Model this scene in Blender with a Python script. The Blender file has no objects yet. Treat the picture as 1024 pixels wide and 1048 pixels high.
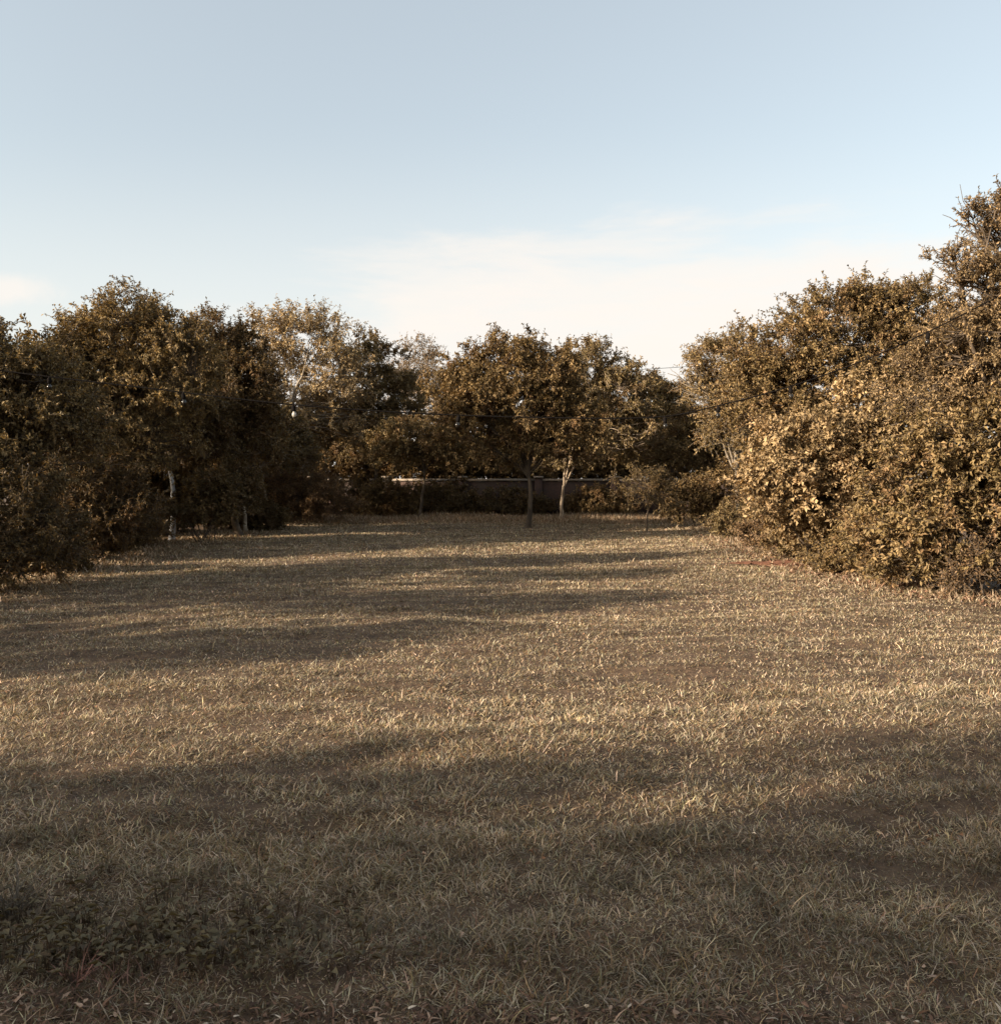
import bpy, math
import numpy as np
from math import radians, sin, cos, tan, pi

sc = bpy.context.scene
COL = sc.collection
rng = np.random.default_rng(7)

# ------------------------------------------------------------------ camera
CAM_Z = 1.6
F = 900.0                      # focal length in photo pixels (photo 1024 x 1048)
PITCH = math.atan(29.0 / F)    # looking slightly down
cam_d = bpy.data.cameras.new("camera")
cam = bpy.data.objects.new("camera", cam_d); COL.objects.link(cam)
cam.location = (0, 0, CAM_Z)
cam.rotation_euler = (pi / 2 - PITCH, 0, 0)
cam_d.sensor_fit = 'HORIZONTAL'; cam_d.sensor_width = 36
cam_d.lens = F / 1024 * 36
cam_d.clip_start = 0.05; cam_d.clip_end = 3000
sc.camera = cam

def at(px, py, d):
    """world point seen at photo position (px,py) at the distance d down the field"""
    a = (px - 512) / F; b = (524 - py) / F
    fy = cos(PITCH) + b * sin(PITCH); fz = -sin(PITCH) + b * cos(PITCH)
    t = d / fy
    return np.array([a * t, d, CAM_Z + fz * t])

# ------------------------------------------------------------------ light and sky
SUN_EL = radians(17); SUN_OFF = radians(64)   # behind the camera, to its left
sd = np.array([-sin(SUN_OFF) * cos(SUN_EL), -cos(SUN_OFF) * cos(SUN_EL), sin(SUN_EL)])
sun_d = bpy.data.lights.new("sun", 'SUN'); sun = bpy.data.objects.new("sun", sun_d); COL.objects.link(sun)
sun_d.energy = 5.0; sun_d.angle = radians(0.9); sun_d.color = (1.0, 0.87, 0.69)
import mathutils
sun.rotation_euler = mathutils.Vector(sd).to_track_quat('Z', 'Y').to_euler()

w = bpy.data.worlds.new("World"); sc.world = w; w.use_nodes = True
nt = w.node_tree; nt.nodes.clear()
class NB:
    def __init__(s, nt): s.nt = nt
    def n(s, t, **k):
        x = s.nt.nodes.new(t)
        for a, b in k.items(): setattr(x, a, b)
        return x
    def l(s, a, b): s.nt.links.new(a, b)
    def m(s, op, a, b=None, c=None, clamp=False):
        x = s.n('ShaderNodeMath', operation=op); x.use_clamp = clamp
        for i, v in enumerate((a, b, c)):
            if v is None: continue
            if isinstance(v, (int, float)): x.inputs[i].default_value = v
            else: s.l(v, x.inputs[i])
        return x.outputs[0]
    def sstep(s, v, lo, hi):
        x = s.n('ShaderNodeMapRange', interpolation_type='SMOOTHSTEP')
        s.l(v, x.inputs['Value']); x.inputs['From Min'].default_value = lo; x.inputs['From Max'].default_value = hi
        return x.outputs['Result']
    def mix(s, fac, a, b, mode='MIX'):
        x = s.n('ShaderNodeMix', data_type='RGBA', blend_type=mode)
        for i, v in ((0, fac), (6, a), (7, b)):
            if isinstance(v, (int, float)): x.inputs[i].default_value = v
            elif isinstance(v, tuple): x.inputs[i].default_value = (*v, 1)
            else: s.l(v, x.inputs[i])
        return x.outputs[2]
    def noise(s, vec, scale, detail=4, rough=.55, dist=0):
        x = s.n('ShaderNodeTexNoise'); s.l(vec, x.inputs['Vector'])
        x.inputs['Scale'].default_value = scale; x.inputs['Detail'].default_value = detail
        x.inputs['Roughness'].default_value = rough; x.inputs['Distortion'].default_value = dist
        return x.outputs['Fac']
b = NB(nt)
sky = b.n('ShaderNodeTexSky', sky_type='NISHITA'); sky.sun_disc = False
sky.sun_elevation = SUN_EL; sky.sun_rotation = math.atan2(sd[0], sd[1])
sky.air_density = 1.0; sky.dust_density = 2.2; sky.ozone_density = 1.0
hs = b.n('ShaderNodeHueSaturation'); b.l(sky.outputs[0], hs.inputs['Color'])
hs.inputs['Saturation'].default_value = 0.72; hs.inputs['Value'].default_value = 1.0
skyc = b.mix(1.0, hs.outputs[0], (1.0, 0.955, 0.835), 'MULTIPLY')
skyc = b.mix(0.30, skyc, (2.75, 3.02, 3.3))
tc = b.n('ShaderNodeTexCoord'); sep = b.n('ShaderNodeSeparateXYZ'); b.l(tc.outputs['Generated'], sep.inputs[0])
ay = b.m('MAXIMUM', sep.outputs[1], 0.05)
az = b.m('DIVIDE', sep.outputs[0], ay); el = b.m('DIVIDE', sep.outputs[2], ay)
mp = b.n('ShaderNodeMapping'); b.l(tc.outputs['Generated'], mp.inputs[0]); mp.inputs['Scale'].default_value = (1, 1, 5.5)
n1 = b.noise(mp.outputs[0], 3.2, 7, .6, .4)
n2 = b.noise(mp.outputs[0], 9, 6, .6, .2)
# broad veil of thin cloud
upper = b.m('SUBTRACT', 0.275, b.m('MULTIPLY', b.m('MAXIMUM', b.m('MULTIPLY', az, -1.0), -.05), 0.30))
e2 = b.m('ADD', el, b.m('MULTIPLY', b.m('SUBTRACT', n1, .5), 0.22))
e2 = b.m('ADD', e2, b.m('MULTIPLY', b.m('SUBTRACT', n2, .5), 0.10))
veil = b.sstep(b.m('SUBTRACT', upper, e2), -0.025, 0.06)
veil = b.m('MULTIPLY', veil, b.m('ADD', 0.25, b.m('MULTIPLY', n2, 1.15)), clamp=True)
# small puff at the left
da = b.m('DIVIDE', b.m('ADD', az, 0.555), 0.055); de = b.m('DIVIDE', b.m('SUBTRACT', el, 0.218), 0.022)
r = b.m('SQRT', b.m('ADD', b.m('MULTIPLY', da, da), b.m('MULTIPLY', de, de)))
n3 = b.noise(tc.outputs['Generated'], 22, 5, .6)
puff = b.sstep(b.m('ADD', r, b.m('MULTIPLY', b.m('SUBTRACT', n3, .5), 1.6)), 1.25, 0.35)
cl = b.m('MAXIMUM', b.m('MULTIPLY', veil, 0.95), b.m('MULTIPLY', puff, 0.7), clamp=True)
SKYCLOUD = (3.55, 3.28, 3.02)
skyc = b.mix(b.m('MULTIPLY', b.sstep(el, .42, .12), .5), skyc, (3.45, 3.33, 3.15))
skyf = b.mix(cl, skyc, SKYCLOUD)
bg = b.n('ShaderNodeBackground'); b.l(skyf, bg.inputs['Color']); bg.inputs['Strength'].default_value = 0.11
out = b.n('ShaderNodeOutputWorld'); b.l(bg.outputs[0], out.inputs[0])

sc.view_settings.view_transform = 'Standard'; sc.view_settings.look = 'None'
sc.view_settings.exposure = 1.40; sc.view_settings.gamma = 1.0
sc.render.engine = 'CYCLES'
sc.cycles.max_bounces = 6; sc.cycles.diffuse_bounces = 3; sc.cycles.transmission_bounces = 3

# ------------------------------------------------------------------ materials
def mat(name):
    m = bpy.data.materials.new(name); m.use_nodes = True; m.node_tree.nodes.clear()
    return m, NB(m.node_tree)

def leaf_mat(name, rough=.55, trans=.25, tr_tint=(1.2, 1.0, .55)):
    m, b = mat(name)
    at_ = b.n('ShaderNodeAttribute', attribute_name='Col')
    p = b.n('ShaderNodeBsdfPrincipled'); b.l(at_.outputs['Color'], p.inputs['Base Color'])
    p.inputs['Roughness'].default_value = rough; p.inputs['Specular IOR Level'].default_value = .18
    t = b.n('ShaderNodeBsdfTranslucent'); b.l(b.mix(1.0, at_.outputs['Color'], tr_tint, 'MULTIPLY'), t.inputs['Color'])
    mx = b.n('ShaderNodeMixShader'); mx.inputs[0].default_value = trans
    b.l(p.outputs[0], mx.inputs[1]); b.l(t.outputs[0], mx.inputs[2])
    o = b.n('ShaderNodeOutputMaterial'); b.l(mx.outputs[0], o.inputs[0])
    return m
M_LEAF = leaf_mat('leaf'); M_GRASS = leaf_mat('grass_blade', .6, .2, (1.1, 1, .7))
M_LITTER = leaf_mat('dead_leaf', .7, .08, (1.1, .9, .7))

def noisy_mat(name, c1, c2, scale, rough=.85, bump=.3, stretch=(1, 1, 1), c3=None, dist=.02):
    m, b = mat(name)
    tc = b.n('ShaderNodeTexCoord'); mp = b.n('ShaderNodeMapping'); b.l(tc.outputs['Object'], mp.inputs[0])
    mp.inputs['Scale'].default_value = stretch
    f = b.noise(mp.outputs[0], scale, 8, .65, .3)
    c = b.mix(b.sstep(f, .35, .65), c1, c2)
    if c3: c = b.mix(b.sstep(b.noise(tc.outputs['Object'], scale * .23, 5), .52, .68), c, c3)
    p = b.n('ShaderNodeBsdfPrincipled'); b.l(c, p.inputs['Base Color']); p.inputs['Roughness'].default_value = rough
    p.inputs['Specular IOR Level'].default_value = .25
    bp = b.n('ShaderNodeBump'); bp.inputs['Strength'].default_value = bump; bp.inputs['Distance'].default_value = dist
    b.l(b.noise(mp.outputs[0], scale * 2.5, 8, .7), bp.inputs['Height']); b.l(bp.outputs[0], p.inputs['Normal'])
    o = b.n('ShaderNodeOutputMaterial'); b.l(p.outputs[0], o.inputs[0])
    return m
M_BARK = noisy_mat('dark_bark', (.045, .032, .022), (.11, .08, .055), 9, stretch=(1, 1, .25))
M_BARKP = noisy_mat('pale_bark', (.40, .33, .25), (.20, .155, .11), 8, stretch=(1, 1, .4), bump=.4)
M_BARKD = noisy_mat('smooth_pale_bark', (.42, .32, .23), (.24, .175, .12), 8, stretch=(1, 1, .4), bump=.4)
M_BARKG = noisy_mat('grey_bark', (.26, .21, .16), (.14, .11, .08), 9, stretch=(1, 1, .3))
def washed():
    m, b = mat('whitewashed_bark')
    tc = b.n('ShaderNodeTexCoord'); sp = b.n('ShaderNodeSeparateXYZ'); b.l(tc.outputs['Object'], sp.inputs[0])
    nz = b.noise(tc.outputs['Object'], 7, 6, .6)
    paint = b.sstep(b.m('ADD', sp.outputs[2], b.m('MULTIPLY', nz, .5)), 2.35, 2.15)
    paint = b.m('MULTIPLY', paint, b.sstep(b.noise(tc.outputs['Object'], 16, 5), .36, .46))
    c = b.mix(paint, b.mix(nz, (.08, .055, .035), (.15, .105, .07)), (.40, .39, .39))
    p = b.n('ShaderNodeBsdfPrincipled'); b.l(c, p.inputs['Base Color']); p.inputs['Roughness'].default_value = .85
    o = b.n('ShaderNodeOutputMaterial'); b.l(p.outputs[0], o.inputs[0]); return m
M_BARKW = washed()
M_SOIL = noisy_mat('lawn_soil', (.055, .032, .019), (.125, .078, .046), 9, bump=.8, c3=(.10, .064, .038))
M_RED = noisy_mat('red_soil', (.24, .105, .06), (.15, .068, .04), 4, bump=.7)
M_CABLE = noisy_mat('black_rubber', (.006, .005, .005), (.012, .010, .009), 30, rough=1, bump=.1)
M_CABLE.node_tree.nodes['Principled BSDF'].inputs['Specular IOR Level'].default_value = .02
M_COPE = noisy_mat('pale_concrete', (.27, .215, .165), (.17, .135, .105), 2.2, bump=.3)
def brick_mat():
    m, b = mat('red_brick')
    tc = b.n('ShaderNodeTexCoord'); mp = b.n('ShaderNodeMapping'); b.l(tc.outputs['Object'], mp.inputs[0])
    mp.inputs['Rotation'].default_value = (pi / 2, 0, 0)
    br = b.n('ShaderNodeTexBrick'); b.l(mp.outputs[0], br.inputs['Vector'])
    br.inputs['Color1'].default_value = (.06, .026, .017, 1); br.inputs['Color2'].default_value = (.035, .017, .012, 1)
    br.inputs['Mortar'].default_value = (.04, .028, .02, 1); br.inputs['Scale'].default_value = 1
    br.inputs['Brick Width'].default_value = .23; br.inputs['Row Height'].default_value = .08; br.inputs['Mortar Size'].default_value = .008
    c = b.mix(b.sstep(b.noise(tc.outputs['Object'], .9, 6), .4, .7), br.outputs['Color'], (.035, .024, .018))
    p = b.n('ShaderNodeBsdfPrincipled'); b.l(c, p.inputs['Base Color']); p.inputs['Roughness'].default_value = .9
    o = b.n('ShaderNodeOutputMaterial'); b.l(p.outputs[0], o.inputs[0]); return m
M_BRICK = brick_mat()
def glass_mat(c=(.42, .38, .33)):
    m, b = mat('bulb_glass')
    p = b.n('ShaderNodeBsdfPrincipled'); p.inputs['Base Color'].default_value = (*c, 1)
    p.inputs['Roughness'].default_value = .12; p.inputs['Transmission Weight'].default_value = .2
    o = b.n('ShaderNodeOutputMaterial'); b.l(p.outputs[0], o.inputs[0]); return m
M_GLASS = glass_mat(); M_DGLASS = glass_mat((.02, .016, .012))

# ------------------------------------------------------------------ mesh helpers
def make_mesh(name, V, faces, material, col=None, smooth=False):
    """V (n,3); faces: list of (m,k) index arrays; col (n,3)"""
    V = np.ascontiguousarray(V, dtype=np.float32)
    me = bpy.data.meshes.new(name)
    me.vertices.add(len(V)); me.vertices.foreach_set('co', V.ravel())
    li = np.concatenate([f.ravel() for f in faces]).astype(np.int32)
    tot = np.concatenate([np.full(len(f), f.shape[1], np.int32) for f in faces])
    st = np.concatenate([[0], np.cumsum(tot)[:-1]]).astype(np.int32)
    me.loops.add(len(li)); me.loops.foreach_set('vertex_index', li)
    me.polygons.add(len(tot)); me.polygons.foreach_set('loop_start', st)
    try: me.polygons.foreach_set('loop_total', tot)
    except Exception: pass
    me.update(calc_edges=True)
    if smooth: me.shade_smooth()
    if col is not None:
        a = me.color_attributes.new('Col', 'FLOAT_COLOR', 'POINT')
        c = np.ones((len(V), 4), np.float32); c[:, :3] = np.clip(col, 0.004, 1)
        a.data.foreach_set('color', c.ravel())
    me.materials.append(material)
    return me

def link(name, me, parent=None, loc=None):
    o = bpy.data.objects.new(name, me); COL.objects.link(o)
    if parent: o.parent = parent
    if loc is not None: o.location = loc
    return o
def tag(o, label=None, cat=None, group=None, kind=None):
    for k, v in (('label', label), ('category', cat), ('group', group), ('kind', kind)):
        if v: o[k] = v
    return o
def empty(name, loc, label, cat, group=None):
    o = bpy.data.objects.new(name, None); COL.objects.link(o); o.location = loc; o.empty_display_size = .3
    return tag(o, label, cat, group)

def nrm(v): return v / np.maximum(np.linalg.norm(v, axis=-1, keepdims=True), 1e-9)

def tubes(P, R, S=6):
    """P (N,K,3) polylines, R (N,K) radii -> verts, quads, tips closed by tapering"""
    N, K, _ = P.shape
    T = np.empty_like(P); T[:, 1:-1] = P[:, 2:] - P[:, :-2]; T[:, 0] = P[:, 1] - P[:, 0]; T[:, -1] = P[:, -1] - P[:, -2]
    T = nrm(T)
    ref = np.where(np.abs(T[:, :1, 2:3]) > .8, np.array([1., 0, 0]), np.array([0, 0, 1.]))
    ref = np.broadcast_to(ref, T.shape)
    A = nrm(np.cross(T, ref)); B = np.cross(T, A)
    ang = np.arange(S) * 2 * pi / S
    V = P[:, :, None] + R[:, :, None, None] * (A[:, :, None] * np.cos(ang)[:, None] + B[:, :, None] * np.sin(ang)[:, None])
    idx = np.arange(N * K * S).reshape(N, K, S); nx = np.roll(idx, -1, axis=2)
    q = np.stack([idx[:, :-1], nx[:, :-1], nx[:, 1:], idx[:, 1:]], -1).reshape(-1, 4)
    return V.reshape(-1, 3), q

def curve(A, B, K, bend, wig, r):
    """polylines A->B (N,3) with a bend vector (N,3) and random wiggle"""
    t = np.linspace(0, 1, K)[None, :, None]
    P = A[:, None] * (1 - t) + B[:, None] * t + 4 * t * (1 - t) * bend[:, None]
    w_ = r.normal(0, 1, P.shape) * wig * np.linalg.norm(B - A, axis=1)[:, None, None]
    w_[:, 0] = 0
    return P + w_ * np.sqrt(t)

# ------------------------------------------------------------------ terrain
def hnoise(x, y, s, seed):
    """cheap smooth pseudo-noise from sums of sines, about -1..1"""
    r = np.random.default_rng(seed); v = 0
    for i in range(6):
        a = r.uniform(0, 2 * pi); f = s * (1 + .75 * i) * r.uniform(.8, 1.2); p = r.uniform(0, 6.28)
        v = v + np.sin((x * cos(a) + y * sin(a)) * f + p + 1.3 * np.sin((x * sin(a) - y * cos(a)) * f * .6 + p)) / (1 + .5 * i)
    return v / 2.2
def terr(x, y):
    n = .035 * hnoise(x, y, .55, 3) + .012 * hnoise(x, y * 1.6, 2.3, 4) + .022 * hnoise(x * .40, y * 1.4, 3.0, 9)
    fade = np.clip((60 - np.hypot(x, y)) / 20, 0, 1)
    return n * fade * np.clip((y + 8) / 10, .0, 1)

def terrain():
    xs = np.concatenate([-np.geomspace(900, 22, 14), np.linspace(-21, 21, 280), np.geomspace(22, 900, 14)])
    ys = np.concatenate([-np.geomspace(900, 14, 14), np.linspace(-13, 55, 760), np.geomspace(56, 900, 14)])
    X, Y = np.meshgrid(xs, ys)
    V = np.stack([X, Y, terr(X, Y)], -1).reshape(-1, 3)
    ny, nx = X.shape; i = np.arange(nx * ny).reshape(ny, nx)
    q = np.stack([i[:-1, :-1], i[:-1, 1:], i[1:, 1:], i[1:, :-1]], -1).reshape(-1, 4)
    tag(link('ground', make_mesh('ground', V, [q], M_SOIL, smooth=True)), 'brown earth of the open field under the grass', 'ground', kind='structure')
terrain()

# ------------------------------------------------------------------ grass
C_OLIVE = np.array([.175, .128, .070]); C_TAN = np.array([.42, .315, .215]); C_BROWN = np.array([.200, .120, .070]); C_GREY = np.array([.33, .262, .195])
def pick(r, n, cols, p):
    return np.array(cols)[r.choice(len(cols), n, p=p)]

def blades(x, y, L, W, lean, col, r, K=4, z=None, curl=1.0):
    """curved grass blades rooted at x,y"""
    n = len(x); z = terr(x, y) - .005 if z is None else z
    a = r.uniform(0, 2 * pi, n); fx = np.cos(a); fy = np.sin(a)
    t = np.linspace(0, 1, K)
    ph = lean[:, None] + curl * t[None] * r.uniform(.2, 1.5, n)[:, None]     # angle from vertical grows along the blade
    seg = L[:, None] / (K - 1)
    dh = np.cumsum(np.sin(ph) * seg, 1) - np.sin(ph[:, :1]) * seg; dz = np.cumsum(np.cos(ph) * seg, 1) - np.cos(ph[:, :1]) * seg
    dz = np.maximum(dz, -.0 + dz * 0 + np.minimum(dz, 0.0) * .3)
    sw = r.normal(0, .25, n)[:, None] * L[:, None] * t[None] ** 2            # sideways sweep
    cx = x[:, None] + fx[:, None] * dh - fy[:, None] * sw; cy = y[:, None] + fy[:, None] * dh + fx[:, None] * sw
    cz = z[:, None] + dz
    tw = a + pi / 2 + r.normal(0, .7, n); wx = np.cos(tw); wy = np.sin(tw)
    wd = W[:, None] * np.array([.8, 1.0, .7, .35, .2])[None, :K - 1] if K > 2 else W[:, None] * np.ones((1, 1))
    Lf = np.stack([cx[:, :-1] - wx[:, None] * wd / 2, cy[:, :-1] - wy[:, None] * wd / 2, cz[:, :-1]], -1)
    Rt = np.stack([cx[:, :-1] + wx[:, None] * wd / 2, cy[:, :-1] + wy[:, None] * wd / 2, cz[:, :-1]], -1)
    tip = np.stack([cx[:, -1:], cy[:, -1:], cz[:, -1:]], -1)
    V = np.concatenate([Lf, Rt, tip], 1); m = 2 * (K - 1) + 1
    base = np.arange(n)[:, None] * m
    fs = []
    for k in range(K - 2):
        fs.append(np.concatenate([base + k, base + K - 1 + k, base + K + k, base + k + 1], 1))
    tri = np.concatenate([base + K - 2, base + 2 * K - 3, base + 2 * K - 2], 1)
    C = np.repeat(col[:, None], m, 1)
    return V.reshape(-1, 3), fs, tri, C.reshape(-1, 3)

class Acc:
    def __init__(s): s.V = []; s.q = []; s.t = []; s.C = []; s.n = 0
    def add(s, V, qs, tri, C):
        s.V.append(V); s.C.append(C)
        s.q += [q + s.n for q in qs]
        if tri is not None: s.t.append(tri + s.n)
        s.n += len(V)
    def mesh(s, name, m):
        return make_mesh(name, np.concatenate(s.V), s.q + s.t, m, np.concatenate(s.C))

def edge_l(y): return -np.interp(y, [2, 12, 18, 24, 31, 41, 46], [7.2, 7.0, 7.7, 8.4, 8.6, 8.8, 9.5])
def edge_r(y): return np.interp(y, [2, 11, 13.5, 17, 22, 29, 37, 46], [8.8, 7.2, 6.0, 5.9, 6.2, 6.8, 9, 12])

gx = lambda px, d: (px - 512) / F * d
PATCHES = [(gx(800, 17.6), 17.6, 1.0, .6), (gx(850, 18.0), 16.9, .75, .5)]
def lawn():
    r = np.random.default_rng(11); acc = Acc()
    bands = [(1.9, 4.0, 36000, 4), (4.0, 7.0, 21000, 3), (7.0, 11, 10000, 3), (11, 17, 4600, 3), (17, 27, 1700, 3), (27, 42, 850, 3)]
    for (y0, y1, dens, K) in bands:
        wmax = min(.62 * y1 + 1.6, 10.5)
        n = int((y1 - y0) * 2 * wmax * dens)
        # clumped: a third of the blades gather round tuft centres
        x = r.uniform(-wmax, wmax, n); y = r.uniform(y0, y1, n)
        k = int(n * .5); nt_ = max(k // 16, 1)
        tx = r.uniform(-wmax, wmax, nt_); ty = r.uniform(y0, y1, nt_); j = r.integers(0, nt_, k)
        sp = .012 + .0022 * y1
        x[:k] = tx[j] + r.normal(0, sp, k); y[:k] = ty[j] + r.normal(0, sp, k)
        keep = (np.abs(x) < .62 * y + 1.6) & (x > edge_l(y) - .8) & (x < edge_r(y) + .8) & (y < 41.5)
        # worn, thin patches
        thin = hnoise(x, y * 1.3, 1.5, 21) + .6 * hnoise(x, y, 4.2, 22)
        keep &= r.uniform(0, 1, n) < np.clip(1.2 - .4 * np.clip(thin - .6, 0, 1.4), .6, 1)
        keep &= (y > 2.52 + .08 * np.sin(x * 2.1) + r.normal(0, .14, n))
        for (ex, ey, ea, eb) in PATCHES: keep &= (((x - ex) / ea) ** 2 + ((y - ey) / eb) ** 2 + r.normal(0, .25, n)) > .8
        x = x[keep]; y = y[keep]; thin = thin[keep]; n = len(x)
        yy = y
        tall = 1 + .30 * hnoise(x, y * 2.0, 1.9, 31) + .35 * hnoise(x * .6, y * 2.0, 5.0, 32)
        L = np.clip(r.lognormal(-3.36, .42, n) * tall * np.interp(yy, [2, 3, 6, 9, 14, 30], [1.1, 1.1, .85, .78, .95, 1.25]), .015, .13)
        W = (.0019 + .00062 * yy) * r.uniform(.6, 1.3, n)
        lean = np.abs(r.normal(1.0, .42, n)) - np.clip((yy - 10) * .03, 0, .35)
        dry = .5 + .26 * hnoise(x, y * 1.4, .8, 41) + .32 * hnoise(x * .4, y * 1.6, 3.1, 42)
        u = r.uniform(0, 1, n)
        col = pick(r, n, [C_OLIVE, C_BROWN, C_GREY], [.36, .29, .35])
        td = u < np.clip(.42 * dry + .08, .06, .62)
        col[td] = C_TAN * r.uniform(.6, 1.15, (td.sum(), 1))
        col = col * np.clip(r.normal(1, .25, (n, 1)), .45, 1.7) * (1 + r.normal(0, .05, (n, 3)))
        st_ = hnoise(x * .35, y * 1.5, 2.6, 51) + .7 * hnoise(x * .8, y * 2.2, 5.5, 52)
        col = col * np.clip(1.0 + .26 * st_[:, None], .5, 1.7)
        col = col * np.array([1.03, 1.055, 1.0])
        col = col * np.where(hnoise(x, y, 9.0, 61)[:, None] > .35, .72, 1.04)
        hi = r.uniform(0, 1, n) < .035
        col[hi] = np.array([.48, .38, .27]) * r.uniform(.7, 1.2, (hi.sum(), 1))
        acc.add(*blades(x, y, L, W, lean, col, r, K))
    return tag(link('grass', acc.mesh('grass', M_GRASS)), 'short dry mown grass covering the open field', 'grass', kind='stuff')
lawn()

def verge():
    """taller dry grass at the far end and along the foot of the shrubs"""
    r = np.random.default_rng(12); acc = Acc()
    n = 60000
    x = r.uniform(-15, 12, n); y = 34.5 + np.abs(r.normal(0, 1, n)) * 3.6 + .8 * hnoise(x, x * 0, .8, 5)
    k = (y < 45.2); x = x[k]; y = y[k]; n = len(x)
    L = r.uniform(.12, .36, n) * (1 + .3 * hnoise(x, y, 1.1, 6)) * np.clip((y - 33.5) / 3, .35, 1); W = r.uniform(.012, .028, n)
    col = pick(r, n, [C_BROWN * 1.1, C_TAN * .9, C_OLIVE], [.45, .30, .25]) * np.clip(r.normal(1, .25, (n, 1)), .5, 1.6)
    acc.add(*blades(x, y, L, W, np.abs(r.normal(.15, .2, n)), col, r, 3))
    for side in (-1, 1):
        n = 15000
        y = r.uniform(9, 35, n) ** 1.0; e = edge_l(y) if side < 0 else edge_r(y)
        x = e + side * (r.normal(.35, .55, n)) + .25 * hnoise(y, y * 0, 1.3, 8)
        L = r.uniform(.05, .17, n) * (1 + .4 * hnoise(x, y, 1.4, 7)); W = (.004 + .0008 * y) * r.uniform(.6, 1.3, n)
        col = pick(r, n, [C_BROWN, C_TAN, C_OLIVE], [.35, .35, .3]) * np.clip(r.normal(1, .25, (n, 1)), .5, 1.6)
        acc.add(*blades(x, y, L, W, np.abs(r.normal(.3, .3, n)), col, r, 4))
    tag(link('dry_verge_grass', acc.mesh('verge', M_GRASS)), 'taller straw brown grass along the field edges and under the far trees', 'grass', kind='stuff')
verge()

# ------------------------------------------------------------------ leaves lying and low broadleaf weeds
def leaf_geo(P, D, Nn, L, W, fold=.25, droop=.0):
    """rhombic folded leaves: P base, D direction, Nn normal"""
    S = nrm(np.cross(D, Nn)); Nn = np.cross(S, D)
    mid = P + D * (L * .45)[:, None]
    up = Nn * (W * fold)[:, None]
    tip = P + D * L[:, None] - Nn * (L * droop)[:, None]
    V = np.stack([P, mid + S * (W / 2)[:, None] + up, tip, mid - S * (W / 2)[:, None] + up], 1)
    n = len(P); b_ = np.arange(n)[:, None] * 4
    tri = np.concatenate([np.concatenate([b_, b_ + 1, b_ + 2], 1), np.concatenate([b_, b_ + 2, b_ + 3], 1)], 0)
    return V.reshape(-1, 3), tri

def litter():
    r = np.random.default_rng(13); acc = Acc()
    def put(x, y, L, cols, p, lift, up=.6):
        n = len(x); P = np.stack([x, y, terr(x, y) + lift], -1)
        a = r.uniform(0, 2 * pi, n); D = nrm(np.stack([np.cos(a), np.sin(a), r.normal(.1, .35, n)], -1))
        N_ = nrm(np.stack([r.normal(0, up, n), r.normal(0, up, n), np.ones(n)], -1))
        V, tri = leaf_geo(P, D, N_, L, L * r.uniform(.3, .6, n), r.uniform(.2, .9), .25)
        col = pick(r, n, cols, p) * np.clip(r.normal(1, .3, (n, 1)), .4, 1.9)
        acc.add(V, [], tri, np.repeat(col, 4, 0))
    RB = np.array([.16, .088, .055]); PK = np.array([.27, .18, .125]); DK = np.array([.075, .042, .027]); PL = np.array([.5, .40, .30])
    for K_, n, L0, L1, W0, W1 in ((5, 9000, .02, .07, .003, .010), (4, 5000, .012, .035, .008, .018)):
        x = r.uniform(-3.6, 3.6, n); y = 2.70 - np.clip(x + 1.4, 0, 4) * .05 - np.abs(r.normal(0, .38, n)) + .06 * np.sin(x * 2) + np.where(r.uniform(0, 1, n) < .2, r.uniform(0, .5, n), 0)
        col = pick(r, n, [RB, PK, DK, PL], [.40, .18, .395, .025]) * np.clip(r.normal(1, .3, (n, 1)), .4, 1.9)
        acc.add(*blades(x, y, r.uniform(L0, L1, n), r.uniform(W0, W1, n), np.abs(r.normal(1.1, .35, n)), col, r, K_, z=terr(x, y) + r.uniform(-.002, .02, n), curl=1.3))
    n = 5200; x = r.uniform(-8, 8, n); y = r.uniform(2.6, 14, n) ; k = np.abs(x) < .65 * y + .5; x = x[k]; y = y[k]; n = len(x)
    put(x, y, r.uniform(.010, .026, n) * (1 + .03 * y), [RB * 1.3, PK, C_TAN, PL], [.4, .27, .25, .08], r.uniform(.012, .04, n))
    # red-brown leaf drift below the right-hand shrubs
    n = 1800; y = r.uniform(11, 26, n); x = edge_r(y) + .1 + r.normal(0, .55, n)
    put(x, y, r.uniform(.03, .08, n), [RB * 1.2, PK * .7, DK * 2], [.4, .2, .4], r.uniform(.01, .05, n))
    tag(link('leaf_litter', acc.mesh('litter', M_LITTER)), 'curled reddish dead leaves strewn along the near edge and over the grass', 'leaves', kind='stuff')
litter()

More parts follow.
